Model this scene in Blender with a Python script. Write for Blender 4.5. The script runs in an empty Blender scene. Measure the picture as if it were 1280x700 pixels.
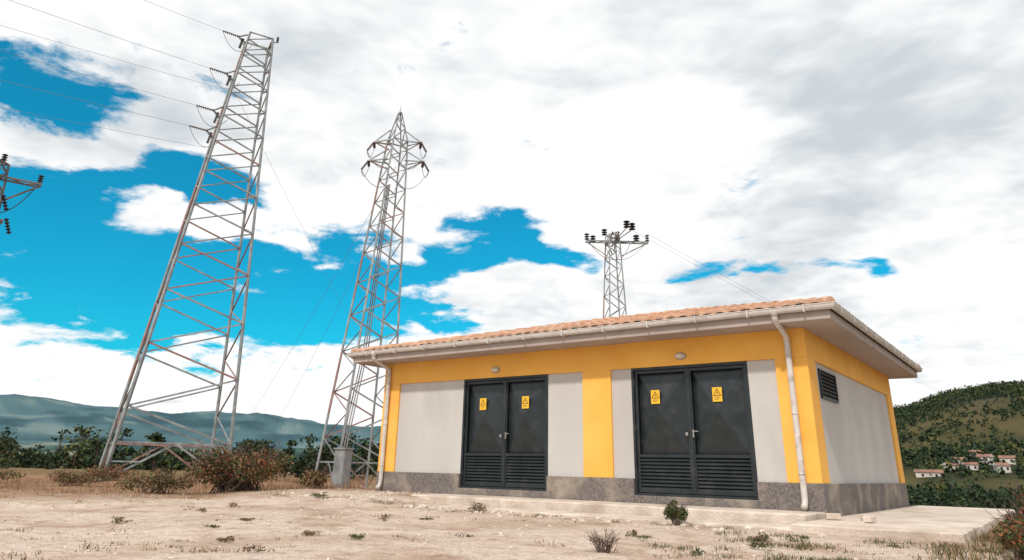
import bpy, math, random, bmesh
from mathutils import Vector, Matrix, noise
random.seed(7)
rnd=random.random
def U(a,b): return a+(b-a)*random.random()
scene=bpy.context.scene
col=scene.collection
scene.view_settings.view_transform='Standard'
scene.view_settings.look='None'
scene.view_settings.exposure=0
def sm(a,b,x):
    t=(x-a)/(b-a); t=0 if t<0 else 1 if t>1 else t
    return t*t*(3-2*t)
def lerp(a,b,t): return a+(b-a)*t
def lc(a,b,t): return tuple(a[i]+(b[i]-a[i])*t for i in range(3))
# ------------------------------------------------------------ materials
def new_mat(name):
    m=bpy.data.materials.new(name); m.use_nodes=True
    nt=m.node_tree; return m,nt,nt.nodes['Principled BSDF']
def mat(name,c1,c2=None,rough=.8,metal=0,scale=5,detail=5,bump=0,bscale=60,bdist=.01,lo=.35,hi=.65,third=None,stretch=None):
    m,nt,b=new_mat(name); N=nt.nodes; L=nt.links
    b.inputs['Roughness'].default_value=rough; b.inputs['Metallic'].default_value=metal
    tc=N.new('ShaderNodeTexCoord')
    src=tc.outputs['Object']
    if stretch:
        mp=N.new('ShaderNodeMapping'); mp.inputs['Scale'].default_value=stretch
        L.new(src,mp.inputs['Vector']); src=mp.outputs['Vector']
    if c2:
        n=N.new('ShaderNodeTexNoise'); n.inputs['Scale'].default_value=scale; n.inputs['Detail'].default_value=detail
        n.inputs['Roughness'].default_value=.6
        L.new(src,n.inputs['Vector'])
        r=N.new('ShaderNodeValToRGB'); r.color_ramp.elements[0].position=lo; r.color_ramp.elements[1].position=hi
        r.color_ramp.elements[0].color=(*c1,1); r.color_ramp.elements[1].color=(*c2,1)
        L.new(n.outputs['Fac'],r.inputs['Fac']); out=r.outputs['Color']
        if third:
            n2=N.new('ShaderNodeTexNoise'); n2.inputs['Scale'].default_value=third[1]; n2.inputs['Detail'].default_value=5
            L.new(src,n2.inputs['Vector'])
            mr=N.new('ShaderNodeMapRange'); mr.inputs['From Min'].default_value=third[2]; mr.inputs['From Max'].default_value=third[3]
            mr.inputs['To Max'].default_value=third[4]
            L.new(n2.outputs['Fac'],mr.inputs['Value'])
            mx=N.new('ShaderNodeMix'); mx.data_type='RGBA'
            L.new(mr.outputs['Result'],mx.inputs['Factor']); L.new(out,mx.inputs['A']); mx.inputs['B'].default_value=(*third[0],1)
            out=mx.outputs['Result']
        L.new(out,b.inputs['Base Color'])
    else: b.inputs['Base Color'].default_value=(*c1,1)
    if bump:
        nb=N.new('ShaderNodeTexNoise'); nb.inputs['Scale'].default_value=bscale; nb.inputs['Detail'].default_value=5
        L.new(tc.outputs['Object'],nb.inputs['Vector'])
        bp=N.new('ShaderNodeBump'); bp.inputs['Strength'].default_value=bump; bp.inputs['Distance'].default_value=bdist
        L.new(nb.outputs['Fac'],bp.inputs['Height']); L.new(bp.outputs['Normal'],b.inputs['Normal'])
    return m
def simple(name,c,rough=.8):
    m,nt,b=new_mat(name); b.inputs['Roughness'].default_value=rough; b.inputs['Specular IOR Level'].default_value=.2
    N=nt.nodes;L=nt.links; g=N.new('ShaderNodeNewGeometry'); r=N.new('ShaderNodeValToRGB')
    r.color_ramp.elements[0].color=(*[a*.55 for a in c],1); r.color_ramp.elements[1].color=(*[a*1.35 for a in c],1)
    L.new(g.outputs['Random Per Island'],r.inputs['Fac']); L.new(r.outputs['Color'],b.inputs['Base Color']); return m
M={}
M['yellow']=mat('yellow_plaster',(.86,.43,.07),(.91,.50,.105),.85,scale=1.3,bump=.35,bscale=90,third=((.68,.34,.09),.9,.52,.75,.45))
M['grey']=mat('grey_plaster',(.49,.475,.46),(.57,.555,.54),.9,scale=1.6,bump=.35,bscale=80,third=((.37,.34,.32),.8,.5,.75,.55),stretch=(1,1,.45))
M['plinth']=mat('plinth_render',(.11,.095,.09),(.23,.20,.185),.95,scale=28,detail=7,bump=.8,bscale=70,third=((.42,.35,.28),2.0,.48,.7,.7))
M['soffit']=mat('soffit_plaster',(.36,.30,.27),(.43,.37,.34),.9,scale=2,bump=.2)
M['gutter']=mat('gutter_pvc',(.55,.51,.48),(.68,.64,.61),.45,scale=3,third=((.26,.22,.18),6,.52,.72,.6))
M['door']=mat('door_steel',(.021,.028,.032),(.034,.043,.048),.34,.3,scale=3,third=((.11,.105,.095),4,.56,.8,.4))
M['dark']=mat('dark_void',(.008,.009,.010),None,.9)
M['steel']=mat('galvanised_steel',(.19,.205,.215),(.38,.40,.40),.5,.3,scale=2)
M['redsteel']=mat('primer_steel',(.27,.15,.13),(.36,.24,.21),.6,.1,scale=3)
M['darksteel']=mat('weathered_steel',(.11,.11,.11),(.20,.19,.19),.6,.3,scale=2)
M['insul']=mat('insulator_brown',(.05,.03,.025),(.10,.06,.05),.3,scale=4)
M['wire']=mat('wire_aluminium',(.22,.22,.23),None,.5,.4)
M['conc']=mat('concrete',(.52,.44,.37),(.70,.61,.53),.9,scale=3,bump=.8,bscale=30,bdist=.02,third=((.34,.26,.20),1.4,.48,.72,.65))
M['sign']=mat('sign_yellow',(.85,.46,.02),(.88,.52,.04),.5,scale=8)
M['black']=mat('sign_black',(.015,.015,.015),None,.6)
M['lamp']=mat('lamp_glass',(.62,.56,.46),(.70,.64,.55),.3,scale=10)
M['handle']=mat('handle_metal',(.35,.34,.32),(.5,.48,.45),.35,.8,scale=20)
M['tile']=mat('roof_tile',(.44,.22,.13),(.64,.42,.30),.85,scale=5,detail=3,bump=.3,third=((.28,.18,.13),1.6,.46,.7,.65))
M['stone']=mat('stone',(.42,.35,.29),(.70,.61,.53),.95,scale=3,bump=.4,bscale=30)
M['leafA']=simple('leaf_green',(.055,.082,.024))
M['leafB']=simple('leaf_olive',(.11,.105,.038))
M['leafC']=simple('leaf_dry',(.22,.13,.075))
M['leafD']=simple('leaf_dark',(.024,.044,.022))
M['leafE']=simple('leaf_pine',(.016,.030,.018))
M['leafR']=simple('leaf_red',(.24,.08,.04))
M['twig']=mat('twig_bark',(.07,.045,.035),(.12,.08,.06),.9,scale=9)
M['straw']=simple('straw',(.40,.28,.16))
M['white']=mat('house_wall',(.50,.46,.42),(.66,.62,.56),.9,scale=.5)
M['hroof']=mat('house_roof',(.18,.09,.065),(.28,.15,.11),.9,scale=.6)
M['cab']=mat('cabinet_grey',(.22,.23,.24),(.32,.33,.34),.5,.2,scale=4)
# ------------------------------------------------------------ mesh builder
class MB:
    def __init__(s): s.v=[];s.f=[];s.m=[];s.mats=[]
    def mi(s,k):
        if k not in s.mats: s.mats.append(k)
        return s.mats.index(k)
    def add(s,vs,fs,k):
        o=len(s.v); s.v+=[tuple(v) for v in vs]; i=s.mi(k)
        for f in fs: s.f.append(tuple(o+a for a in f)); s.m.append(i)
    def box(s,x0,x1,y0,y1,z0,z1,k):
        s.add([(x0,y0,z0),(x1,y0,z0),(x1,y1,z0),(x0,y1,z0),(x0,y0,z1),(x1,y0,z1),(x1,y1,z1),(x0,y1,z1)],
              [(0,3,2,1),(4,5,6,7),(0,1,5,4),(1,2,6,5),(2,3,7,6),(3,0,4,7)],k)
    def beam(s,a,b,w,k,w2=None):
        a=Vector(a);b=Vector(b);d=b-a
        if d.length<1e-6:return
        d.normalize(); up=Vector((0,0,1)) if abs(d.z)<.95 else Vector((1,0,0))
        p=d.cross(up).normalized(); q=p.cross(d)
        w2=w2 or w
        vs=[]
        for c in (a,b):
            for sx,sy in ((-1,-1),(1,-1),(1,1),(-1,1)): vs.append(c+p*sx*w/2+q*sy*w2/2)
        s.add(vs,[(0,3,2,1),(4,5,6,7),(0,1,5,4),(1,2,6,5),(2,3,7,6),(3,0,4,7)],k)
    def angle(s,a,b,w,k,t=None):
        a=Vector(a);b=Vector(b);d=(b-a).normalized(); up=Vector((0,0,1)) if abs(d.z)<.9 else Vector((1,0,0))
        p=d.cross(up).normalized(); q=p.cross(d); t=t or w*.16
        prof=[(0,0),(w,0),(w,t),(t,t),(t,w),(0,w)]
        vs=[]
        for c in (a,b):
            for x,y in prof: vs.append(c+p*(x-w/2)+q*(y-w/2))
        n=6; fs=[(i,(i+1)%n,n+(i+1)%n,n+i) for i in range(n)]+[tuple(range(n-1,-1,-1)),tuple(range(n,2*n))]
        s.add(vs,fs,k)
    def lathe(s,a,b,prof,k,n=10):
        a=Vector(a);b=Vector(b);d=(b-a);L=d.length;d.normalize(); up=Vector((0,0,1)) if abs(d.z)<.9 else Vector((1,0,0))
        p=d.cross(up).normalized(); q=p.cross(d); vs=[]
        for t,r in prof:
            for i in range(n):
                th=2*math.pi*i/n; vs.append(a+d*(t*L)+p*math.cos(th)*r+q*math.sin(th)*r)
        fs=[]
        for j in range(len(prof)-1):
            for i in range(n): fs.append((j*n+i,j*n+(i+1)%n,(j+1)*n+(i+1)%n,(j+1)*n+i))
        fs.append(tuple(range(n-1,-1,-1))); e=(len(prof)-1)*n; fs.append(tuple(range(e,e+n)))
        s.add(vs,fs,k)
    def tube(s,pts,r,k,n=10):
        pts=[Vector(p) for p in pts]; vs=[]
        for j,c in enumerate(pts):
            d=(pts[min(j+1,len(pts)-1)]-pts[max(j-1,0)]).normalized()
            up=Vector((1,0,0)) if abs(d.x)<.9 else Vector((0,0,1))
            p=d.cross(up).normalized(); q=p.cross(d)
            rr=r[j] if isinstance(r,(list,tuple)) else r
            for i in range(n):
                th=2*math.pi*i/n; vs.append(c+p*math.cos(th)*rr+q*math.sin(th)*rr)
        fs=[]
        for j in range(len(pts)-1):
            for i in range(n): fs.append((j*n+i,j*n+(i+1)%n,(j+1)*n+(i+1)%n,(j+1)*n+i))
        fs.append(tuple(range(n-1,-1,-1))); e=(len(pts)-1)*n; fs.append(tuple(range(e,e+n)))
        s.add(vs,fs,k)
    def leaf(s,c,size,k,asp=.5):
        c=Vector(c); a=Vector((U(-1,1),U(-1,1),U(-1,1))).normalized(); t=Vector((U(-1,1),U(-1,1),U(-1,1)))
        b=a.cross(t).normalized()
        s.add([c-a*size,c+b*size*asp,c+a*size,c-b*size*asp],[(0,1,2,3)],k)
    def blade(s,base,dx,dy,h,w,k):
        b=Vector(base); t=b+Vector((dx,dy,h)); m=b+Vector((dx*.35,dy*.35,h*.6))
        ang=U(0,6.28); p=Vector((math.cos(ang),math.sin(ang),0))*w/2
        s.add([b-p,b+p,m+p*.8,m-p*.8,t],[(0,1,2,3),(3,2,4)],k)
    def obj(s,name,parent=None,smooth=False,bevel=0):
        me=bpy.data.meshes.new(name); me.from_pydata(s.v,[],s.f)
        for k in s.mats: me.materials.append(M[k])
        me.polygons.foreach_set('material_index',s.m)
        if smooth: me.polygons.foreach_set('use_smooth',[True]*len(s.f))
        me.update()
        o=bpy.data.objects.new(name,me); col.objects.link(o)
        if parent: o.parent=parent
        if bevel:
            bv=o.modifiers.new('bev','BEVEL'); bv.width=bevel; bv.segments=2; bv.limit_method='ANGLE'
        return o
def empty(name):
    e=bpy.data.objects.new(name,None); e.empty_display_size=.5; col.objects.link(e); return e
# ------------------------------------------------------------ camera
CX,CY,CZ=3.098,-12.365,.474
yaw,pitch,roll,f,cy=.637,.364,.023,894.4,246.7
fwd=Vector((-math.sin(yaw),math.cos(yaw),0)); rt=Vector((math.cos(yaw),math.sin(yaw),0)); up=Vector((0,0,1))
f2=fwd*math.cos(pitch)+up*math.sin(pitch); u2=-fwd*math.sin(pitch)+up*math.cos(pitch)
R=rt*math.cos(roll)+u2*math.sin(roll); UU=-rt*math.sin(roll)+u2*math.cos(roll)
cam=bpy.data.cameras.new('camera'); co=bpy.data.objects.new('camera',cam); col.objects.link(co)
cam.lens=f/1280*36; cam.sensor_width=36; cam.shift_y=(cy-350)/1280; cam.clip_start=.05; cam.clip_end=30000
co.matrix_world=Matrix(((R.x,UU.x,-f2.x,CX),(R.y,UU.y,-f2.y,CY),(R.z,UU.z,-f2.z,CZ),(0,0,0,1)))
scene.camera=co
# ------------------------------------------------------------ terrain
L_,W_=9.7,7.27
def interp(tab,x):
    if x<=tab[0][0]: return tab[0][1]
    for (a,b),(c,d) in zip(tab,tab[1:]):
        if x<=c: return b+(d-b)*(x-a)/(c-a)
    return tab[-1][1]
def ridged(x,y,s,seed):
    v=0;a=1;t=0
    for i in range(5):
        v+=a*(1-2*abs(noise.noise(Vector((x*s,y*s,seed+i*3.1))))); t+=a; a*=.5; s*=2.1
    return v/t
def height(x,y):
    dx,dy=x-CX,y-CY; r=math.hypot(dx,dy); az=math.degrees(math.atan2(dy,dx))%360
    z=-.2
    bd=max(-L_-1.2-x,x-2.2,-1.3-y,y-8.3)
    fl=sm(0,2.5,bd)
    n=noise.fractal(Vector((x*.22,y*.22,0)),1,2,4)*.07+noise.noise(Vector((x*1.3,y*1.3,3)))*.022+noise.noise(Vector((x*4,y*4,3)))*.014+noise.noise(Vector((x*11,y*11,3)))*.007
    z+=n*(.15+.85*fl)*sm(.5,3,r)
    z+=.17*sm(-5.5,-8.0,x)*sm(-3.6,-.8,y)*sm(-15,-11,x)*sm(9,6,y)
    if bd<.0 and x>-7.4: z-=.03
    wr=sm(122,108,az) if az<200 else 0
    if az<40 or az>320: wr=1
    q=min(max(x-2.15,y-8.3),y+2.6)
    zr=z-4.5*sm(0,26,q)
    if r>90:
        rid=interp([(60,46),(85,62),(93,60),(95.5,55),(98,47),(104,38),(125,20)],az)
        zr+= (rid+4.7)*sm(160,640,r)*(1+.12*noise.fractal(Vector((x*.006,y*.006,1)),1,2,4))+noise.fractal(Vector((x*.02,y*.02,5)),1,2,3)*3*sm(120,250,r)
        zr-= 15*sm(800,3000,r)
    zl=z-.3*sm(25,70,r)-11*sm(90,500,r)
    if r>600:
        el=interp([(40,1.8),(120,1.8),(132,2.0),(138,2.3),(143,2.6),(145,2.85),(148,2.65),(150,2.6),(153,2.95),(156,2.8),(160,3.15),(163,3.1),(175,3.0),(220,2.5),(320,2)],az)
        hh=7000*math.tan(math.radians(el))
        s=sm(3200,7000,r)
        zl+= (hh-14)*s*(1+.18*ridged(x,y,.0009,2)) + 95*sm(1400,3000,r)*max(0,ridged(x,y,.0007,8)-.1)
        zl-= 250*sm(7600,10500,r)
    return lerp(zl,zr,wr)
def gcol(x,y,z):
    dx,dy=x-CX,y-CY; r=math.hypot(dx,dy); az=math.degrees(math.atan2(dy,dx))%360
    n=noise.fractal(Vector((x*.12,y*.12,0)),1,2,4); n2=noise.fractal(Vector((x*.5,y*.5,9)),1,2,4)
    sand=(.76,.635,.535); earth=(.47,.32,.22); dry=(.33,.18,.09); green=(.09,.10,.035)
    c=sand
    c=lc(c,earth,sm(.0,.5,n2)*.45)
    c=lc(c,dry,sm(14,21,r+n*5+ (0 if az>125 else 6))*.9)
    rr=sm(1.9,3.0,x+n2*.8)*sm(-7,-3.2,y+n2)
    c=lc(c,(.20,.15,.08),rr*.85)
    if r>30:
        g=noise.fractal(Vector((x*.02,y*.02,4)),1,2,4)
        c=lc(c,lc((.24,.16,.08),green,sm(-.2,.3,g)),sm(35,80,r))
    wr=sm(122,108,az) if az<200 else 0
    if r>100:
        g=noise.fractal(Vector((x*.012,y*.012,4)),1,2,5)
        cr=lc((.095,.082,.032),(.034,.044,.018),sm(-.3,.1,g)); cr=lc(cr,(.016,.026,.017),sm(26,42,z+g*10))
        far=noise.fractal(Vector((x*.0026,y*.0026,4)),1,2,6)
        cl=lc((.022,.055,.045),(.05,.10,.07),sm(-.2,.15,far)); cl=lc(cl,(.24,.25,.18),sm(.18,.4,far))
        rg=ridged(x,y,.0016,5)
        hz=lc((.030,.085,.115),(.075,.165,.20),sm(.15,.7,rg+far*.6)); hz=lc(hz,(.18,.27,.28),sm(.28,.5,far)*.65)  # aerial haze painted as teal-blue base colour on the far hills
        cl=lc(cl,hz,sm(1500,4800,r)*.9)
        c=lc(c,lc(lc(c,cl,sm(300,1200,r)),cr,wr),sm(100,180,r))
    return c
def ground():
    rs=[.25]
    while rs[-1]<11000: rs.append(rs[-1]*1.032+.002)
    vs=[(CX,CY,height(CX,CY))]
    angs=[]; a=0
    while a<360:
        angs.append(a); a+= .24 if 85<=a<=170 else 1.6
    NA=len(angs); cs=[(math.cos(math.radians(a)),math.sin(math.radians(a))) for a in angs]
    for r in rs:
        for c,s in cs:
            x=CX+r*c;y=CY+r*s; vs.append((x,y,height(x,y)))
    fs=[(0,1+i,1+(i+1)%NA) for i in range(NA)]
    for j in range(len(rs)-1):
        o=1+j*NA;p=o+NA
        for i in range(NA):
            k=(i+1)%NA; fs.append((o+i,p+i,p+k,o+k))
    me=bpy.data.meshes.new('ground'); me.from_pydata(vs,[],fs)
    me.polygons.foreach_set('use_smooth',[True]*len(fs))
    at=me.color_attributes.new('Col','FLOAT_COLOR','POINT')
    buf=[]
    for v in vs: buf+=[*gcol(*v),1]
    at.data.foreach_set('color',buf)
    m,nt,b=new_mat('ground_soil'); N=nt.nodes;L=nt.links
    b.inputs['Roughness'].default_value=.95; b.inputs['Specular IOR Level'].default_value=.15
    ca=N.new('ShaderNodeVertexColor'); ca.layer_name='Col'
    geo=N.new('ShaderNodeNewGeometry')
    def nz(s,d,r=.6):
        n=N.new('ShaderNodeTexNoise'); n.inputs['Scale'].default_value=s;n.inputs['Detail'].default_value=d;n.inputs['Roughness'].default_value=r
        L.new(geo.outputs['Position'],n.inputs['Vector']); return n.outputs['Fac']
    def mr(src,a,b_,c,d):
        k=N.new('ShaderNodeMapRange'); k.inputs[1].default_value=a;k.inputs[2].default_value=b_;k.inputs[3].default_value=c;k.inputs[4].default_value=d
        L.new(src,k.inputs[0]); return k.outputs[0]
    def mul(colsock,facsock,tint):
        x=N.new('ShaderNodeMix'); x.data_type='RGBA'; x.blend_type='MULTIPLY'
        L.new(facsock,x.inputs['Factor']); L.new(colsock,x.inputs['A']); x.inputs['B'].default_value=(*tint,1); return x.outputs['Result']
    c=ca.outputs['Color']
    c=mul(c,mr(nz(1.1,6,.7),.50,.66,0,.75),(.64,.50,.41))
    c=mul(c,mr(nz(7,4,.7),.5,.66,0,.65),(.57,.48,.42))
    c=mul(c,mr(nz(45,3),.42,.66,0,.6),(.54,.49,.44))
    x=N.new('ShaderNodeMix'); x.data_type='RGBA'; L.new(mr(nz(.7,5,.65),.5,.66,0,.6),x.inputs['Factor']); L.new(c,x.inputs['A'])
    sc=N.new('ShaderNodeMix'); sc.data_type='RGBA'; sc.blend_type='MULTIPLY'; sc.inputs['Factor'].default_value=1
    L.new(c,sc.inputs['A']); sc.inputs['B'].default_value=(1.15,1.15,1.15,1); L.new(sc.outputs['Result'],x.inputs['B'])
    L.new(x.outputs['Result'],b.inputs['Base Color'])
    bp=N.new('ShaderNodeBump'); bp.inputs['Strength'].default_value=1; bp.inputs['Distance'].default_value=.10
    ad=N.new('ShaderNodeMath'); ad.operation='MULTIPLY_ADD'; L.new(nz(30,4,.7),ad.inputs[0]); ad.inputs[1].default_value=.35; L.new(nz(4,6,.7),ad.inputs[2])
    L.new(ad.outputs[0],bp.inputs['Height']); L.new(bp.outputs['Normal'],b.inputs['Normal'])
    me.materials.append(m)
    o=bpy.data.objects.new('ground',me); col.objects.link(o)
ground()
# ------------------------------------------------------------ building
B=empty('electrical_substation_building')
zp,zd,zb,zs=.381,2.307,.126,2.78
L,W=L_,W_
pil=.49
m=MB()
m.box(-L+.06,-.06,.30,W-.06,0,zs,'grey')
m.obj('core_walls',B)
m=MB()
segs=[(-9.193,-7.271),(-5.064,-4.244),(-3.622,-3.205),(-1.005,-.524)]
for a,b in segs: m.box(a,b,.045,.30,zp,zd,'grey')
m.box(-.06,-.045,pil,W-pil,zp,zd,'grey'); m.box(-L+.045,-L+.06,pil,W-pil,zp,zd,'grey')
m.box(-L+pil,-pil,W-.06,W-.045,zp,zd,'grey')
m.obj('grey_wall_panels',B)
m=MB()
m.box(-L,0,0,.30,zd,zs,'yellow'); m.box(-L,0,W-.30,W,zd,zs,'yellow')
m.box(-.30,0,.30,W-.30,zd,zs,'yellow'); m.box(-L,-L+.30,.30,W-.30,zd,zs,'yellow')
for a,b in ((-L,-9.193),(-4.244,-3.622),(-.524,0)): m.box(a,b,0,.30,zp,zd,'yellow')
m.box(-.30,0,.30,pil,zp,zd,'yellow'); m.box(-.30,0,W-pil,W,zp,zd,'yellow')
m.box(-L,-L+.30,.30,pil,zp,zd,'yellow'); m.box(-L,-L+.30,W-pil,W,zp,zd,'yellow')
m.obj('yellow_frame',B,bevel=.006)
m=MB()
m.box(-L-.012,-7.271,-.012,.30,-.25,zp,'plinth'); m.box(-5.064,-3.205,-.012,.30,-.25,zp,'plinth'); m.box(-1.005,.012,-.012,.30,-.25,zp,'plinth')
m.box(-7.271,-5.064,-.012,.30,-.25,zb-.02,'plinth'); m.box(-3.205,-1.005,-.012,.30,-.25,zb-.02,'plinth')
m.box(-.3,.012,.30,W+.012,-.25,zp,'plinth'); m.box(-L-.012,-L+.3,.30,W+.012,-.25,zp,'plinth'); m.box(-L+.3,-.3,W-.3,W+.012,-.25,zp,'plinth')
m.obj('plinth',B,bevel=.008)
def door(x0,x1):
    m=MB(); yd=.10
    m.box(x0,x1,.27,.295,zb,zd,'dark')
    fr=.045
    m.box(x0,x0+fr,.04,.27,zb-.02,zd,'door'); m.box(x1-fr,x1,.04,.27,zb-.02,zd,'door')
    m.box(x0+fr,x1-fr,.04,.27,zd-fr,zd,'door'); m.box(x0+fr,x1-fr,.04,.27,zb-.02,zb+.02,'door')
    xm=(x0+x1)/2
    for a,b in ((x0+fr+.006,xm-.006),(xm+.006,x1-fr-.006)):
        z0,z1=zb+.03,zd-fr-.008; s=.05
        zl=.74
        m.box(a,a+s,yd-.02,yd+.03,z0,z1,'door'); m.box(b-s,b,yd-.02,yd+.03,z0,z1,'door')
        m.box(a+s,b-s,yd-.02,yd+.03,z1-s,z1,'door'); m.box(a+s,b-s,yd-.02,yd+.03,z0,z0+s,'door'); m.box(a+s,b-s,yd-.02,yd+.03,zl,zl+s,'door')
        A,Bx,Z0,Z1=a+s,b-s,zl+s,z1-s; cx,cz=(A+Bx)/2,(Z0+Z1)/2
        y=yd+.06; yo=yd-.095
        m.add([(A,y,Z0),(Bx,y,Z0),(Bx,y,Z1),(A,y,Z1),(cx,yo,cz)],[(0,1,4),(1,2,4),(2,3,4),(3,0,4)],'door')
        n=9; hh=(zl-z0-s)/n
        for i in range(n):
            zz=z0+s+i*hh
            m.add([(a+s,yd+.03,zz+hh*1.05),(b-s,yd+.03,zz+hh*1.05),(b-s,yd-.012,zz+.008),(a+s,yd-.012,zz+.008),
                   (a+s,yd-.012,zz),(b-s,yd-.012,zz)],[(0,3,2,1),(3,4,5,2)],'door')
    m.box(xm-.03,xm+.03,yd-.032,yd-.021,zb+.03,zd-fr-.01,'door')
    m.box(xm+.04,xm+.065,yd-.055,yd-.02,1.07,1.20,'handle')
    m.tube([(xm+.055,yd-.06,1.17),(xm+.11,yd-.07,1.17),(xm+.15,yd-.07,1.165)],.008,'handle',8)
    m.box(xm-.085,xm-.04,yd-.07,yd-.04,1.10,1.155,'handle')
    for zz in (.35,1.2,2.0):
        m.lathe((x0+fr+.003,yd-.03,zz),(x0+fr+.003,yd-.03,zz+.12),[(0,.013),(1,.013)],'door',8)
        m.lathe((x1-fr-.003,yd-.03,zz),(x1-fr-.003,yd-.03,zz+.12),[(0,.013),(1,.013)],'door',8)
    m.obj('double_door',B)
door(-7.271,-5.064); door(-3.205,-1.005)
def sign(x,z):
    m=MB(); y=.012; w,h=.085,.12
    m.box(x-w,x+w,y,y+.006,z-h,z+h,'sign')
    m.box(x-.02,x+.02,y+.006,.09,z-.03,z+.03,'door')
    yy=y-.003
    T=[(x,z+.095),(x-.065,z-.02),(x+.065,z-.02)]
    for i in range(3):
        a,b=T[i],T[(i+1)%3]; m.beam((a[0],yy,a[1]),(b[0],yy,b[1]),.004,'black',.009)
    m.add([(x+.010,yy,z+.058),(x-.015,yy,z+.022),(x+.0,yy,z+.022),(x-.006,yy,z-.010),(x+.016,yy,z+.032),(x+.003,yy,z+.032)],[(0,1,2,5),(5,2,3,4)],'black')
    for k in range(2): m.box(x-.05,x+.05-k*.02,yy,yy+.0028,z-.058-k*.024,z-.051-k*.024,'black')
    m.obj('warning_sign',B)
for x,z in ((-6.70,1.77),(-5.60,1.77),(-2.72,1.77),(-1.56,1.77)): sign(x,z)
for x in (-6.37,-2.18):
    m=MB(); z=2.46
    vs=[];n=16
    for j,(rr,yy) in enumerate(((1,0),(1,-.03),(.9,-.06),(.6,-.085),(.2,-.095))):
        for i in range(n):
            t=2*math.pi*i/n; vs.append((x+.095*rr*math.cos(t),yy-.002,z+.050*rr*math.sin(t)))
    fs=[(j*n+i,j*n+(i+1)%n,(j+1)*n+(i+1)%n,(j+1)*n+i) for j in range(4) for i in range(n)]+[tuple(range(4*n,5*n))]
    m.add(vs,fs,'lamp')
    vs=[]
    for yy in (-.001,-.018):
        for i in range(n): t=2*math.pi*i/n; vs.append((x+.11*math.cos(t),yy,z+.063*math.sin(t)))
    m.add(vs,[(i,(i+1)%n,n+(i+1)%n,n+i) for i in range(n)]+[tuple(range(n,2*n))],'cab')
    m.obj('bulkhead_lamp',B,smooth=False)
m=MB(); y0,y1,z0,z1=.78,1.85,1.74,2.19
m.box(-.06,-.044,y0,y1,z0,z1,'dark')
for a in ((y0-.02,y0,z0-.02,z1+.02),(y1,y1+.02,z0-.02,z1+.02),(y0,y1,z0-.02,z0),(y0,y1,z1,z1+.02)):
    m.box(-.045,-.010,a[0],a[1],a[2],a[3],'door')
for i in range(7):
    zz=z0+i*(z1-z0)/7
    m.add([(-.008,y0,zz),(-.008,y1,zz),(-.043,y1,zz+.055),(-.043,y0,zz+.055)],[(0,1,2,3)],'door')
m.obj('wall_vent',B)
o1=.56
m=MB(); m.box(-L-o1,o1,-o1,W+o1,zs,2.93,'soffit'); m.obj('eaves_slab',B,bevel=.01)
m=MB(); prof=[]
for i in range(9):
    t=math.pi+math.pi*i/8; prof.append((.055+.055*math.cos(t),3.0+.065*math.sin(t)*1.3))
prof2=[]
for i in range(9):
    t=2*math.pi-math.pi*i/8; prof2.append((.055+.045*math.cos(t),3.0+.055*math.sin(t)*1.3))
prof=prof+[(.118,3.0),(.118,3.012),(.10,3.012)]+prof2[1:]
def ring(out,z): e=o1+.003+out; return [(-L-e,-e,z),(e,-e,z),(e,W+e,z),(-L-e,W+e,z)]
vs=[]
for p in prof: vs+=ring(*p)
fs=[]; n=len(prof)
for j in range(n):
    k=(j+1)%n
    for i in range(4):
        q=(i+1)%4; fs.append((j*4+i,j*4+q,k*4+q,k*4+i))
m.add(vs,fs,'gutter')
x=-L
while x<.5:
    m.box(x,x+.02,-o1-.121,-o1-.003,2.90,2.915,'gutter'); m.box(x,x+.02,-o1-.126,-o1-.120,2.90,3.02,'gutter'); x+=.9
y=-.3
while y<W+.4:
    m.box(o1+.120,o1+.126,y,y+.02,2.90,3.02,'gutter'); y+=.9
m.obj('gutter',B)
e0=.60; z0=3.025; tp=math.tan(math.radians(14.0)); run=(W+2*e0)/2
def slope(A,e,n,Le,m):
    A=Vector(A);e=Vector(e);n=Vector(n); cd=.36; d=-.02; us=[]
    u=0; step=.22/6
    while u<Le: us.append(u); u+=step
    us.append(Le)
    while d<run-.01:
        d1=min(d+cd,run)
        rows=[]
        for dd,off,wv in ((d,-.012,1),(d,.028,1),(d1+.01,.0,1)):
            row=[]
            for u in us:
                lim=min(max(dd,0),run); uc=min(max(u,lim),Le-lim)
                w=.034*abs(math.sin(math.pi*u/.22))**.8
                jit=.014*noise.noise(Vector((int(u/.22)*1.7,d*3,A.y)))
                row.append(A+e*uc+n*dd+Vector((0,0,z0+max(dd,0)*tp+off+w*wv+jit)))
            rows.append(row)
        nu=len(us); vs=rows[0]+rows[1]+rows[2]
        fs=[]
        for j in range(2):
            for i in range(nu-1):
                fs.append((j*nu+i,j*nu+i+1,(j+1)*nu+i+1,(j+1)*nu+i))
        m.add(vs,fs,'tile'); d=d1
m=MB(); Lx=L+2*e0; Ly=W+2*e0
slope((-L-e0,-e0,0),(1,0,0),(0,1,0),Lx,m); slope((e0,-e0,0),(0,1,0),(-1,0,0),Ly,m)
slope((e0,W+e0,0),(-1,0,0),(0,-1,0),Lx,m); slope((-L-e0,W+e0,0),(0,-1,0),(1,0,0),Ly,m)
ap1=Vector((-L-e0+run,W/2,z0+run*tp)); ap2=Vector((e0-run,W/2,z0+run*tp))
def ridge(a,b):
    a=Vector(a);b=Vector(b);n=int((b-a).length/.38); d=(b-a)/n
    for i in range(n):
        m.lathe(a+d*i-Vector((0,0,.02)),a+d*(i+1.08)-Vector((0,0,.02)),[(0,.09),(.06,.095),(1,.07)],'tile',10)
for c in ((e0,-e0),(e0,W+e0)): ridge((c[0],c[1],z0+.02),ap2)
for c in ((-L-e0,-e0),(-L-e0,W+e0)): ridge((c[0],c[1],z0+.02),ap1)
ridge(ap1,ap2)
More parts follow.
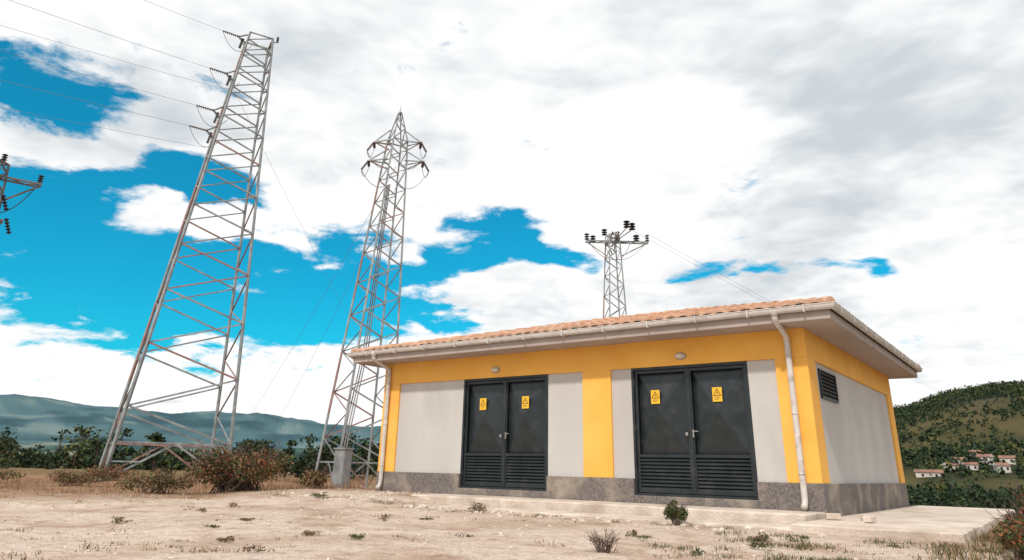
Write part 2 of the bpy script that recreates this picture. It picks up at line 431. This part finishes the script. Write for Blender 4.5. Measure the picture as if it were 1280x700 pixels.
m.obj('tiled_hip_roof',B)
def pipe(x,ytop=-.615):
    m=MB()
    pts=[(x,ytop,2.93),(x,ytop,2.86),(x,ytop+.02,2.82),(x,-.12,2.66),(x,-.075,2.62),(x,-.07,2.56),(x,-.07,.20),(x,-.08,.12),(x,-.12,.06),(x,-.17,.035)]
    m.tube(pts,.048,'gutter',14)
    m.lathe((x,ytop,2.98),(x,ytop,2.88),[(0,.085),(.5,.06),(1,.058)],'gutter',12)
    for z in (.5,1.4,2.3):
        m.lathe((x,-.07,z),(x,-.07,z+.03),[(0,.054),(1,.054)],'gutter',12); m.box(x-.01,x+.01,-.03,.0,z,z+.03,'handle')
    m.obj('downpipe',B,smooth=True)
pipe(-.27); pipe(-9.50)
def slab(name,x0,x1,y0,y1,z0,z1,seed,ex=.05):
    nx=max(2,int((x1-x0)/.12)); vs=[];fs=[]
    def j(a,b): return noise.noise(Vector((a*3,b*3,seed)))*ex+noise.noise(Vector((a*9,b*9,seed)))*ex*.5
    ny=max(2,int((y1-y0)/.15))
    per=[(lerp(x0,x1,i/nx),y0) for i in range(nx)]+[(x1,lerp(y0,y1,i/ny)) for i in range(ny)]+[(lerp(x1,x0,i/nx),y1) for i in range(nx)]+[(x0,lerp(y1,y0,i/ny)) for i in range(ny)]
    P=[]
    for (a,b) in per:
        P.append((a+(j(b,a) if abs(b-y1)>1e-3 and abs(a-x0)>1e-3 else 0),b+(j(a,b) if abs(b-y1)>1e-3 else 0)))
    n=len(P); vs=[(a,b,z0) for a,b in P]+[(a,b,z1-.02+j(a,b)*.2) for a,b in P]+[(lerp(a,(x0+x1)/2,.02/max(.1,(x1-x0)/2)),lerp(b,(y0+y1)/2,.02/max(.1,(y1-y0)/2)),z1) for a,b in P]
    for i in range(n):
        k=(i+1)%n; fs.append((i,k,n+k,n+i)); fs.append((n+i,n+k,2*n+k,2*n+i))
    fs.append(tuple(range(2*n,3*n)))
    mm=MB(); mm.add(vs,fs,'conc'); mm.obj(name)
slab('concrete_step',-7.6,-.0,-1.05,-.014,-.5,-.02,1.3,.07)
slab('concrete_apron',.016,1.95,-1.9,W+.9,-.5,-.10,4.3,.05)
slab('concrete_apron',-6.4,.010,-1.75,-1.14,-.5,-.16,7.1,.11)
# ------------------------------------------------------------ lattice towers
def lattice(m,c,zb,zt,wb,wt,rotdeg,n,leg,br,redp=.0,matk='steel',lean=(0,0),feet=True,base=True,ratio=None):
    c=Vector((c[0],c[1],0)); rz=Matrix.Rotation(math.radians(rotdeg),3,'Z')
    def P(i,t):
        w=lerp(wb,wt,t)/2; s=((-1,-1),(1,-1),(1,1),(-1,1))[i%4]
        v=rz@Vector((s[0]*w,s[1]*w,0)); return Vector((c.x+v.x+lean[0]*t,c.y+v.y+lean[1]*t,lerp(zb,zt,t)))
    ts=[0]; k=ratio or (wt/wb)**(1/n); tot=sum(k**i for i in range(n)); a=0
    for i in range(n): a+=k**i/tot; ts.append(min(a,1))
    for i in range(4):
        for j in range(n):
            mk='redsteel' if (i==2 and (j//3)%2==1 and redp>0) else matk
            m.angle(P(i,ts[j]),P(i,ts[j+1]),leg*lerp(1,.7,ts[j]),mk,leg*.22)
    for i in range(4):
        for j in range(n):
            a,b=ts[j],ts[j+1]; mk='redsteel' if rnd()<redp else matk
            ww=br*lerp(1,.75,a)
            if j==0 and base:
                mid=(P(i,b)+P(i+1,b))/2
                m.angle(P(i,a),mid,ww,mk); m.angle(P(i+1,a),mid,ww,mk); m.angle(P(i,b),P(i+1,b),ww,mk)
                q1=(P(i,a)+mid)/2; q2=(P(i+1,a)+mid)/2
                m.angle(P(i,(a+b)/2),q1,ww*.8,mk); m.angle(P(i+1,(a+b)/2),q2,ww*.8,mk)
            else:
                if (j+(i//2))%2: m.angle(P(i,a),P(i+1,b),ww,mk)
                else: m.angle(P(i+1,a),P(i,b),ww,mk)
    for i in range(4): m.angle(P(i,1),P(i+1,1),br,matk)
    if feet:
        for i in range(4):
            p=P(i,0); m.box(p.x-.28,p.x+.28,p.y-.28,p.y+.28,p.z-.5,p.z+.05,'conc')
    return P
def istring(m,a,b,n=7,r=.11,k='insul'):
    prof=[(0,.02)]
    for i in range(n):
        t=(i+.3)/n; prof+=[(t,.025),(t+.12/n,r),(t+.4/n,r*.8),(t+.45/n,.025)]
    prof.append((1,.02)); m.lathe(a,b,prof,k,10)
def sag(a,b,s,n=14):
    a=Vector(a);b=Vector(b); return [a.lerp(b,i/n)-Vector((0,0,s*4*(i/n)*(1-i/n))) for i in range(n+1)]
T1=empty('lattice_transmission_tower')
m=MB(); bc=(-26.60,4.40); z0=height(*bc); ln=(.50,.72)
lattice(m,bc,z0,20.7,4.35,1.12,157,25,.15,.072,.12,lean=ln,ratio=.955)
m.obj('lattice_body',T1)
m=MB()
v1=Vector((-.5,-.866,0)); arms=[]
for zz in (20.6,18.4,16.3,15.2):
    t=(zz)/20.9; w=lerp(4.35,1.12,t)/2; ctr=Vector((bc[0]+ln[0]*t,bc[1]+ln[1]*t,0))
    a=ctr+v1*(w*.98)+Vector((0,0,zz)); tip=ctr+v1*(w+.42)+Vector((0,0,zz+.05)); arms.append(tip)
    pr=Vector((.866,-.5,0))
    m.angle(a+pr*w*.8,tip,.06,'steel'); m.angle(a-pr*w*.8,tip,.06,'steel'); m.angle(a-Vector((0,0,.5)),tip,.05,'steel')
    out=tip+Vector((-.22,-.75,.0)); istring(m,tip,out,8,.075)
    istring(m,a+v1*.2,a+v1*.3+Vector((0,0,-.6)),6,.075)
    m.tube(sag(out,tip+Vector((.35,.6,-.35)),.7,10),.014,'wire',6)
tr=Vector((bc[0]+ln[0],bc[1]+ln[1],20.7))-v1*.5; m.angle(tr,tr-v1*.35+Vector((0,0,.15)),.06,'steel')
istring(m,tr-v1*.35+Vector((0,0,.1)),tr-v1*.35+Vector((0,0,.45)),4,.07)
m.obj('crossarms_and_insulators',T1)
T2=empty('lattice_transmission_tower.001')
c2=Vector((-17.0,5.9,0)); z0=height(c2.x,c2.y)-.05
m=MB(); l2=(.36,.42); rot2=136.5+24
lattice(m,(c2.x,c2.y),z0,13.0,2.0,.62,rot2,22,.10,.048,.22,lean=l2,ratio=.965)
c2=c2+Vector((l2[0],l2[1],0))
lattice(m,(c2.x,c2.y),13.0,14.35,.62,.10,rot2,4,.06,.04,0,feet=False,base=False)
m.obj('lattice_body',T2)
m=MB(); v=Vector((.69,.72,0)); pr=Vector((-.72,.69,0))
for zz,ll in ((12.95,.95),(12.1,1.1)):
    for sg in (-1,1):
        a=c2+v*sg*.33+Vector((0,0,zz)); tip=c2+v*sg*ll+Vector((0,0,zz+(.12 if sg>0 else -.05)))
        m.angle(a+pr*.25,tip,.05,'steel'); m.angle(a-pr*.25,tip,.05,'steel'); m.angle(a+Vector((0,0,.55)),tip,.045,'steel'); m.angle(a-Vector((0,0,.35)),tip,.045,'redsteel')
        istring(m,tip,tip+v*sg*.25+Vector((0,0,-.42)),7,.055)
        istring(m,tip,tip+pr*.7+Vector((0,0,.05)),7,.06)
        m.tube(sag(tip+v*sg*.25+Vector((0,0,-.42)),c2+v*sg*.35+Vector((0,0,zz-1.1)),.3,8),.013,'wire',6)
        m.tube(sag(tip+pr*.7,tip+v*sg*.25+Vector((0,0,-.42)),.35,8),.013,'wire',6)
tip=c2+Vector((0,0,14.35)); m.lathe(tip,tip+Vector((0,0,.35)),[(0,.03),(1,.01)],'steel',6)
m.obj('crossarms_and_insulators',T2)
m=MB(); q=Vector((-16.0,4.5,height(-16.0,4.5)))
m.box(q.x-.24,q.x+.24,q.y-.16,q.y+.16,q.z-.05,q.z+1.2,'cab'); m.box(q.x-.28,q.x+.28,q.y-.2,q.y+.2,q.z+1.2,q.z+1.25,'cab')
m.box(q.x-.20,q.x+.20,q.y-.17,q.y-.16,q.z+.1,q.z+1.12,'steel')
for k in (-.12,0,.12): m.tube([(q.x+k,q.y,q.z+1.25),(q.x+k-.1,q.y+.2,q.z+2.0),(c2.x-.1+k,c2.y-.6,4.5),(c2.x+k*.6,c2.y-.3,11)],.022,'darksteel',6)
m.obj('electrical_cabinet')
def pole(name,c,top,wb,wt,arms,rot,mk='darksteel'):
    E=empty(name); m=MB(); z0=height(c[0],c[1])
    lattice(m,c,z0,top,wb,wt,rot,19,.075,.042,.25 if mk=='steel' else 0,mk); m.obj('lattice_body',E)
    m=MB(); c=Vector((c[0],c[1],0))
    for (ax,ay,z,l0,l1) in arms:
        d=Vector((ax,ay,0)).normalized(); p=Vector((-d.y,d.x,0))*.14
        a=c+d*l0+Vector((0,0,z)); b=c+d*l1+Vector((0,0,z))
        m.angle(a+p,b+p,.06,mk); m.angle(a-p,b-p,.06,mk)
        nb=6
        for i in range(nb):
            s=1 if i%2 else -1; m.angle(a.lerp(b,i/nb)+p*s,a.lerp(b,(i+1)/nb)-p*s,.035,mk)
        for l in (l0,l1):
            e=c+d*l+Vector((0,0,z)); m.angle(e,c+d*(l*.2)+Vector((0,0,z-.7)),.045,mk)
    return E,m,c
E,m,c=pole('lattice_utility_pole',(-11.95,15.9),10.75,1.35,.48,[(.80,.6,10.45,-1.25,1.65),(-.6,.8,10.6,-1.1,1.2)],140,'steel')
d=Vector((.8,.6,0)); p=Vector((-.6,.8,0))
for l,q_,hz,rr in ((-1.2,0,10.5,.12),(-.9,.15,10.45,.14),(1.6,0,10.5,.10),(-.35,.2,10.8,.14)):
    a=c+d*l+p*q_+Vector((0,0,hz)); istring(m,a,a+Vector((0,0,.34)),3,rr,'black')
for l,q_,e_ in ((.55,-.7,.35),(.85,-.4,.35),(.35,.9,.1),(1.15,.3,0)):
    a=c+d*l+p*q_+Vector((0,0,10.5+e_)); m.angle(c+Vector((0,0,10.4)),a+Vector((0,0,.1)),.05,'steel'); istring(m,a+Vector((0,0,.05)),a+Vector((0,0,.42)),3,.16,'black')
for l in (-1.1,-.4,.8,1.5):
    a=c+d*l+Vector((0,0,10.4)); m.tube(sag(a,c+d*.1+Vector((0,0,9.6)),.25,6),.012,'wire',6)
m.obj('crossarms_and_insulators',E)
E,m,c=pole('lattice_utility_pole.001',(-18.1,-6.45),7.75,.95,.34,[(.30,.95,7.35,-1.2,1.05),(.30,.95,6.2,-.5,.45)],30,'darksteel')
d=Vector((.30,.95,0)).normalized()
for l,z in ((1.0,7.38),(.1,7.75),(-1.1,7.38)):
    a=c+d*l+Vector((0,0,z)); istring(m,a,a+Vector((0,0,.26)),4,.075,'black')
for l,z in ((.5,6.3),(.3,6.9)):
    a=c+d*l+Vector((0,0,z)); istring(m,a,a+Vector((.05,.15,-.4)),5,.065,'black')
m.tube(sag(c+d*1.0+Vector((0,0,7.4)),c+d*.3+Vector((0,0,6.4)),.2,8),.012,'black',6)
m.obj('crossarms_and_insulators',E)
def wire(name,a,b,s,r=.012):
    m=MB(); m.tube(sag(a,b,s,24),r,'wire',5); m.obj(name)
for i,tip in enumerate(arms):
    wire('power_line',tip+Vector((-.22,-.75,0)),(-33-i*.8,-45,tip.z+1.5-i*.6),1.2,.008)
for i,(zz,ex) in enumerate(((17.4,.8),(14.2,-.8))):
    wire('power_line',(bc[0]-.3+.4,bc[1]-1.2+.4,zz),(-36,-45,zz+ex),1.4,.007)
wire('power_line',arms[1],(-75,70,6),1.0,.007)
wire('power_line',c2+Vector((-.5,.5,12.2)),(-80,42,2),1.0,.008); wire('power_line',c2+Vector((-.3,1,12.6)),(-78,46,3),1.0,.008)
for l,zz in ((1.6,10.9),(1.0,11.0)): wire('power_line',(-11.95+.8*l,15.9+.6*l,zz),(26,150,-4),2.5,.006)
# ------------------------------------------------------------ vegetation
def clump(m,c,r,n,size,mats,asp=.55):
    for _ in range(n):
        v=Vector((random.gauss(0,1),random.gauss(0,1),random.gauss(0,1))).normalized()*(rnd()**.4)
        m.leaf((c[0]+v.x*r[0],c[1]+v.y*r[1],c[2]+v.z*r[2]),size*U(.6,1.3),random.choice(mats),asp)
def tree(m,x,y,h,mats,leaves=220,size=.3,low=.12,wide=1.0):
    z=height(x,y); top=Vector((x+U(-.3,.3),y,z+h*.7))
    m.tube([(x,y,z-.2),(x+U(-.1,.1),y,z+h*.3),top],[h*.03,h*.022,h*.008],'twig',6)
    nb=9; lean=U(-.1,.1)*h
    for i in range(nb):
        a=U(0,6.28); t=U(low,.9); rr=h*U(.05,.26)*wide*(1.25-t); cz=z+h*t
        c=(x+rr*math.cos(a)+lean*t,y+rr*math.sin(a),cz); m.beam((x,y,z+h*t*.6),c,h*.012,'twig')
        s=h*U(.10,.2)*(1.2-.5*t); clump(m,c,(s*1.3*wide,s*1.3*wide,s),leaves//nb,size,mats)
m=MB()
for i in range(230):
    az=math.radians(U(133,167)); D=U(80,190)
    g=noise.noise(Vector((math.degrees(az)*.35,D*.02,1)))
    if g<-.15: continue
    x=CX+D*math.cos(az);y=CY+D*math.sin(az)
    tree(m,x,y,U(1.2,4.2)*(1+g)*D/125,['leafD','leafE','leafA','leafD'] if rnd()<.75 else ['leafA','leafB','leafD'],180,.27*D/110,.05,1.6)
for az,D,h in ((153,95,4.4),(151.2,90,4.0),(147,70,2.6),(144,68,3.2),(142.5,66,3.0),(141,64,3.6),(139.6,62,3.2),(138.3,61,3.7),(137,60,3.8),(145.5,75,3.4),(161.5,130,5.0),(163,125,5.4),(160,128,4.3),(164.5,120,5.0)):
    a=math.radians(az); tree(m,CX+D*math.cos(a),CY+D*math.sin(a),h,['leafD','leafA','leafE'],520,.18*D/70,.05,1.4)
m.obj('distant_trees')
m=MB()
for i in range(170):
    az=math.radians(U(88,102)); D=38+120*rnd(); x=CX+D*math.cos(az);y=CY+D*math.sin(az)
    tree(m,x,y,U(2.2,4.0)*(1 if D<90 else 1.1),['leafD','leafA','leafD','leafE'],220,.17*(D/55)**.5,.05,1.2)
m.obj('valley_trees')
m=MB()
for i in range(8500):
    az=math.radians(U(86,103)); D=150+490*rnd()**.8; x=CX+D*math.cos(az);y=CY+D*math.sin(az)
    g=noise.fractal(Vector((x*.012,y*.012,4)),1,2,5); z=height(x,y)
    if g+ (z-24)*.014+U(-.4,.4)<-.04: continue
    h=U(1.2,3.6)+ (2.5*rnd() if z>36 else 0)
    clump(m,(x,y,z+h*.4),(h*.6,h*.6,h*.55),13,.6,['leafD','leafE','leafD','leafA'] if rnd()<.8 else ['leafB','leafA'],.7)
m.obj('hill_trees')
def shrub(name,x,y,w,d,h,n,size,mats,stems=40,sm_='twig',thick=.012):
    m=MB(); z=height(x,y)
    lob=[(U(-.75,.75),U(-.7,.7),U(.45,1)) for _ in range(9)]
    for i in range(stems):
        l=random.choice(lob); tx=x+w/2*(l[0]+U(-.25,.25)); ty=y+d/2*(l[1]+U(-.25,.25)); tz=z+h*l[2]*U(.7,1.15)
        b=(x+U(-.25,.25)*w*.5,y+U(-.2,.2)*d,z-.05); mid=((b[0]+tx)/2+U(-.1,.1)*w,(b[1]+ty)/2,z+h*.4)
        rr=min(.014,h*thick)
        m.tube([b,mid,(tx,ty,tz)],[rr,rr*.65,rr*.25],sm_,5)
        for k in range(3):
            q=Vector(mid).lerp(Vector((tx,ty,tz)),U(.2,1)); m.beam(q,q+Vector((U(-.2,.2),U(-.2,.2),U(0,.22)))*h,rr*.4,sm_)
    for l in lob:
        c=(x+w/2*l[0]*.8,y+d/2*l[1]*.8,z+h*l[2]*.58)
        clump(m,c,(w*.17,d*.2,h*.36*l[2]),n//len(lob),size,mats)
    m.obj(name)
shrub('shrub',-12.5,-1.6,2.1,3.1,1.05,6200,.034,['leafC','leafB','leafC','leafA','leafR'],160)
shrub('shrub',-13.5,-3.1,1.4,1.8,.6,1800,.03,['leafC','leafB','leafC','leafA'],60)
shrub('shrub',-11.7,.1,1.0,1.2,.55,1200,.03,['leafC','leafB','leafC'],40)
shrub('shrub',-19.5,-2.2,1.8,2.0,.5,1300,.03,['leafC','leafB','leafC'],40)
shrub('shrub',-22,-3.6,2.0,2.4,.55,1300,.035,['leafC','leafB','leafA'],40)
shrub('shrub',-25,1.5,2.2,2.6,.7,1500,.04,['leafC','leafB','leafR'],40)
shrub('shrub',-24,5.2,2.0,2.6,.8,1500,.04,['leafC','leafB','leafA'],40)
shrub('shrub',-17.6,4.4,1.2,1.4,.5,900,.03,['leafC','leafB','leafA'],40)
shrub('shrub',2.75,-2.6,.9,1.6,.78,3600,.028,['leafA','leafR','leafB','leafA'],60)
shrub('shrub',2.6,-3.9,.5,.8,.4,1300,.02,['leafA','leafR','leafB'],30)
shrub('weed_plant',-1.55,-2.0,.44,.35,.38,1500,.018,['leafA','leafA','leafB'],24)
shrub('weed_plant',-5.1,-2.0,.5,.3,.18,300,.015,['leafA','leafC','leafC'],24)
shrub('weed_plant',-.44,-6.06,.46,.34,.20,60,.008,['leafC','leafB'],60,thick=.02)
shrub('weed_plant',-9.0,-2.2,.5,.4,.12,300,.014,['leafA','leafB'],14)
shrub('weed_plant',.25,-3.9,.4,.3,.14,260,.014,['leafA','leafC'],14)
for i in range(22):
    az=math.radians(U(100,160)); D=U(6,15); x=CX+D*math.cos(az);y=CY+D*math.sin(az)
    if y>-2.2 and x>-11: continue
    shrub('weed_plant',x,y,U(.15,.4),U(.15,.3),U(.04,.11),int(U(60,160)),.012,['leafC','leafB','leafC'] if rnd()<.7 else ['leafA','leafB'],14,thick=.02)
m=MB()
def tuft(x,y,n,h,sp,mats):
    for _ in range(n):
        a=U(0,6.28); r=sp*rnd(); px,py=x+r*math.cos(a),y+r*math.sin(a)
        m.blade((px,py,height(px,py)-.008 if sp>.15 else height(x,y)-.01),U(-.6,.6)*h,U(-.6,.6)*h,h*U(.4,1.1),.006*U(.7,1.6),random.choice(mats))
for i in range(1100):
    az=math.radians(U(90,166)); D=5+20*rnd(); x=CX+D*math.cos(az);y=CY+D*math.sin(az)
    if -L-1<x<2.1 and y>-1.8: continue
    if noise.noise(Vector((x*.5,y*.5,7)))<.08 and D<17: continue
    tuft(x,y,int(U(10,30)),U(.015,.055),U(.05,.25),['straw','leafC','leafB','leafC'])
for i in range(480):
    az=math.radians(U(128,168)); D=U(17,52); x=CX+D*math.cos(az);y=CY+D*math.sin(az)
    if -L-1<x<2.1 and y>-1.8: continue
    tuft(x,y,36,U(.08,.26),.6,['leafC','straw','leafC','leafR','leafB'])
for i in range(200):
    x=U(-.6,2.6);y=U(-6,-2.6)
    if noise.noise(Vector((x*1.2,y*1.2,1)))<-.02: continue
    tuft(x,y,34,U(.02,.07),.16,['leafA','leafB','leafA','leafC'])
for i in range(110):
    x=U(2.0,3.6);y=U(-5,2); tuft(x,y,44,U(.04,.16),.2,['leafB','leafC','leafA','straw'])
for i in range(60):
    tuft(U(-11,-.5),U(-2.4,-1.8),26,U(.02,.07),.12,['leafA','leafB','straw','leafC'])
m.obj('dry_grass')
m=MB()
ico=bmesh.new(); bmesh.ops.create_icosphere(ico,subdivisions=1,radius=1); iv=[v.co.copy() for v in ico.verts]; ifc=[tuple(v.index for v in f_.verts) for f_ in ico.faces]; ico.free()
def stone(x,y,s,k='stone'):
    z=height(x,y); a=U(.7,1.3);b=U(.6,1.2);c=U(.35,.7); ra=U(0,6.28); ca,sa=math.cos(ra),math.sin(ra)
    vs=[]
    for v in iv:
        j=U(.75,1.2); px,py,pz=v.x*a*s*j,v.y*b*s*j,v.z*c*s*j
        vs.append((x+px*ca-py*sa,y+px*sa+py*ca,z+pz+s*.1))
    m.add(vs,ifc,k)
for i in range(6500):
    az=math.radians(U(88,168)); D=3.8+20*rnd()**1.3; x=CX+D*math.cos(az);y=CY+D*math.sin(az)
    if -L-1<x<2.1 and y>-1.8: continue
    if noise.noise(Vector((x*.7,y*.7,17)))<-.1: continue
    stone(x,y,.005+.026*rnd()**4.5)
for i in range(380): stone(U(-10.5,-.2),-1.75-.9*rnd()**1.6,.012+.05*rnd()**3)
for i in range(120): stone(U(-9.6,-7.6),U(-1.8,-.1),.01+.04*rnd()**3)
for x,y,s in ((-5.9,-2.0,.12),(-5.6,-2.2,.07),(-6.3,-2.1,.08),(-4.4,-2.1,.06),(-9.6,-1.6,.12),(-10.2,-1.9,.09),(-3.3,-2.2,.05),(.5,-2.3,.06)): stone(x,y,s)
m.obj('stones')
m=MB()
for x,y,a in ((.22,-.5,.3),(.62,-.2,.9),(.75,-.75,1.4)):
    ca,sa=math.cos(a)*.10,math.sin(a)*.10; m.beam((x-ca,y-sa,-.05),(x+ca,y+sa,-.05),.11,'conc',.08)
m.obj('broken_block',bevel=.01)
def house(x,y,w,d,h,rot):
    m=MB(); z=height(x,y)-1; h+=1; ca,sa=math.cos(rot),math.sin(rot)
    def T(a,b,c): return (x+a*ca-b*sa,y+a*sa+b*ca,z+c)
    vs=[T(-w/2,-d/2,0),T(w/2,-d/2,0),T(w/2,d/2,0),T(-w/2,d/2,0),T(-w/2,-d/2,h),T(w/2,-d/2,h),T(w/2,d/2,h),T(-w/2,d/2,h)]
    m.add(vs,[(0,1,5,4),(1,2,6,5),(2,3,7,6),(3,0,4,7)],'white')
    e=.25; rh=h+d*.25
    vs=[T(-w/2-e,-d/2-e,h-.1),T(w/2+e,-d/2-e,h-.1),T(w/2+e,d/2+e,h-.1),T(-w/2-e,d/2+e,h-.1),T(-w/2-e,0,rh),T(w/2+e,0,rh)]
    m.add(vs,[(0,1,5,4),(2,3,4,5),(0,3,2,1)],'hroof'); m.add([vs[0],vs[4],vs[3]],[(0,1,2)],'white'); m.add([vs[1],vs[2],vs[5]],[(0,1,2)],'white')
    for i in range(2):
        a=-w/2+w*(i+.5)/2-.3; m.add([T(a,-d/2-.05,h-1.2),T(a+.6,-d/2-.05,h-1.2),T(a+.6,-d/2-.05,h-.5),T(a,-d/2-.05,h-.5)],[(0,1,2,3)],'dark')
    m.obj('village_house')
for az,D,w,d,h,r in ((97.5,255,7,3,.9,.2),(95.1,262,3.5,2.6,1.3,.4),(94.2,272,3.5,3,1.8,-.3),(93.4,262,3.2,3,1.7,.5),(94.7,280,3,2.6,1.4,.1),(93.0,275,4,3,1.4,0),(96.2,262,3.4,2.5,1.1,.8),(95.6,270,3,2.4,1.1,-.2)):
    a=math.radians(az); house(CX+D*math.cos(a),CY+D*math.sin(a),w,d,h,r)
# ------------------------------------------------------------ light
SAZ,SEL=282,48
sun=bpy.data.lights.new('sun','SUN'); so=bpy.data.objects.new('sun',sun); col.objects.link(so)
sun.energy=2.8; sun.angle=math.radians(3); sun.color=(1,.93,.83)
sd=Vector((math.cos(math.radians(SAZ))*math.cos(math.radians(SEL)),math.sin(math.radians(SAZ))*math.cos(math.radians(SEL)),math.sin(math.radians(SEL))))
so.rotation_euler=sd.to_track_quat('Z','Y').to_euler()
w=bpy.data.worlds.new('World'); scene.world=w; w.use_nodes=True
nt=w.node_tree; N=nt.nodes; K=nt.links; N.clear()
out=N.new('ShaderNodeOutputWorld'); bg=N.new('ShaderNodeBackground'); K.new(bg.outputs[0],out.inputs[0]); bg.inputs['Strength'].default_value=.1
sky=N.new('ShaderNodeTexSky'); sky.sky_type='NISHITA'; sky.sun_disc=False; sky.sun_elevation=math.radians(SEL); sky.sun_rotation=math.radians((90-SAZ)%360)
tc=N.new('ShaderNodeTexCoord')
def vm(op,a,b=None):
    n=N.new('ShaderNodeVectorMath'); n.operation=op
    for i,q in enumerate((a,b)):
        if q is None: continue
        if isinstance(q,(tuple,list)): n.inputs[i].default_value=q
        else: K.new(q,n.inputs[i])
    return n.outputs['Value'] if op in('LENGTH','DOT_PRODUCT') else n.outputs['Vector']
def mt(op,a,b=None,c=None,clamp=False):
    n=N.new('ShaderNodeMath'); n.operation=op; n.use_clamp=clamp
    for i,q in enumerate((a,b,c)):
        if q is None: continue
        if isinstance(q,(int,float)): n.inputs[i].default_value=q
        else: K.new(q,n.inputs[i])
    return n.outputs[0]
def mrange(v,a,b,c,d,smooth=True):
    n=N.new('ShaderNodeMapRange'); n.interpolation_type='SMOOTHSTEP' if smooth else 'LINEAR'
    K.new(v,n.inputs['Value']); n.inputs['From Min'].default_value=a;n.inputs['From Max'].default_value=b;n.inputs['To Min'].default_value=c;n.inputs['To Max'].default_value=d
    return n.outputs['Result']
def nz(vec,s,d,r=.55,colr=False,dist=0):
    n=N.new('ShaderNodeTexNoise'); n.inputs['Scale'].default_value=s;n.inputs['Detail'].default_value=d;n.inputs['Roughness'].default_value=r;n.inputs['Distortion'].default_value=dist
    K.new(vec,n.inputs['Vector']); return n.outputs['Color' if colr else 'Fac']
D=vm('NORMALIZE',tc.outputs['Generated'])
sp=N.new('ShaderNodeSeparateXYZ'); K.new(D,sp.inputs[0])
zc=mt('MAXIMUM',sp.outputs['Z'],0.0)
el=mt('MULTIPLY',mt('ARCSINE',sp.outputs['Z']),57.2958); az=mt('MULTIPLY',mt('ARCTAN2',sp.outputs['Y'],sp.outputs['X']),57.2958)
cb=N.new('ShaderNodeCombineXYZ'); K.new(az,cb.inputs[0]); K.new(el,cb.inputs[1])
dn=mt('ADD',zc,.20); pc=N.new('ShaderNodeCombineXYZ'); K.new(mt('DIVIDE',sp.outputs['X'],dn),pc.inputs[0]); K.new(mt('DIVIDE',sp.outputs['Y'],dn),pc.inputs[1]); K.new(mt('MULTIPLY',zc,2.5),pc.inputs[2])
PL=pc.outputs[0]
warp=vm('MULTIPLY',vm('SUBTRACT',nz(PL,2.2,3,.6,True),(.5,.5,.5)),(16,8,0))
PP=vm('ADD',cb.outputs[0],warp)
def blob(a,e,sx,sy,wt):
    v=vm('MULTIPLY',vm('SUBTRACT',PP,(a,e,0)),(1/sx,1/sy,0))
    return mrange(vm('LENGTH',v),.3,1.6,wt,0)
holes=[(163,23.6,4.6,2.3,.95),(159,13,9,4.8,1.25),(149.5,12.5,8,4.6,1.25),(141,13.2,6,4.8,1.3),(163,17.5,6,2.8,1.0),(153,19.8,5.5,2.0,1.0),
 (126.5,17.6,5.2,2.0,1.05),(131.5,14.8,3.6,1.7,.9),(119.5,16.6,4.2,1.4,.9),(109,15.0,3.8,.9,.64),(104.5,14.3,3.2,.7,.55),(99.8,13.5,2.6,.8,.68),(133,11.2,5,1.2,.75),(152,27,4,.8,.5)]
isl=[(160.3,19.6,5.5,1.4,.85),(150,16.4,6.8,1.8,1.15),(128.6,13.3,4,1.3,.6),(142,15.9,3,.8,.4)]
h=None
for q in holes:
    b=blob(*q); h=b if h is None else mt('ADD',h,b)
h=mt('MINIMUM',h,1.12)
fld=mt('SUBTRACT',1.0,h)
for q in isl: fld=mt('ADD',fld,blob(*q))
fb=nz(PL,5.0,9,.65,dist=.25)
fld=mt('ADD',fld,mt('MULTIPLY',mt('SUBTRACT',fb,.5),2.5))
dens=mrange(fld,.22,.70,0,1)
g1=nz(PL,1.3,4,.5); g2=nz(PL,4.4,8,.6,dist=.25)
g3=nz(vm('ADD',PL,(.05,-.05,-.06)),4.4,3,.6,dist=.25)
rel=mt('MULTIPLY',mt('SUBTRACT',g3,g2),.55)
sh=mt('ADD',mt('ADD',mt('MULTIPLY',g1,.65),mt('MULTIPLY',g2,.35)),rel)
greyR=mt('ADD',blob(99,22,18,9,.09),blob(140,32,18,5,.06))
brt=mt('ADD',blob(118,22,12,8,-.12),blob(150,6,24,4,-.12))
shf=mrange(mt('ADD',mt('ADD',sh,greyR),brt),.44,.74,0,1)
cm=N.new('ShaderNodeMix'); cm.data_type='RGBA'; K.new(shf,cm.inputs['Factor']); cm.inputs['A'].default_value=(10.4,10.4,10.4,1); cm.inputs['B'].default_value=(6.2,6.7,7.1,1)
st=N.new('ShaderNodeMix'); st.data_type='RGBA'; st.blend_type='MULTIPLY'; st.inputs['Factor'].default_value=1; K.new(sky.outputs[0],st.inputs['A']); st.inputs['B'].default_value=(.06,1.25,1.42,1)
fm=N.new('ShaderNodeMix'); fm.data_type='RGBA'; K.new(dens,fm.inputs['Factor']); K.new(st.outputs['Result'],fm.inputs['A']); K.new(cm.outputs['Result'],fm.inputs['B'])
K.new(fm.outputs['Result'],bg.inputs['Color'])
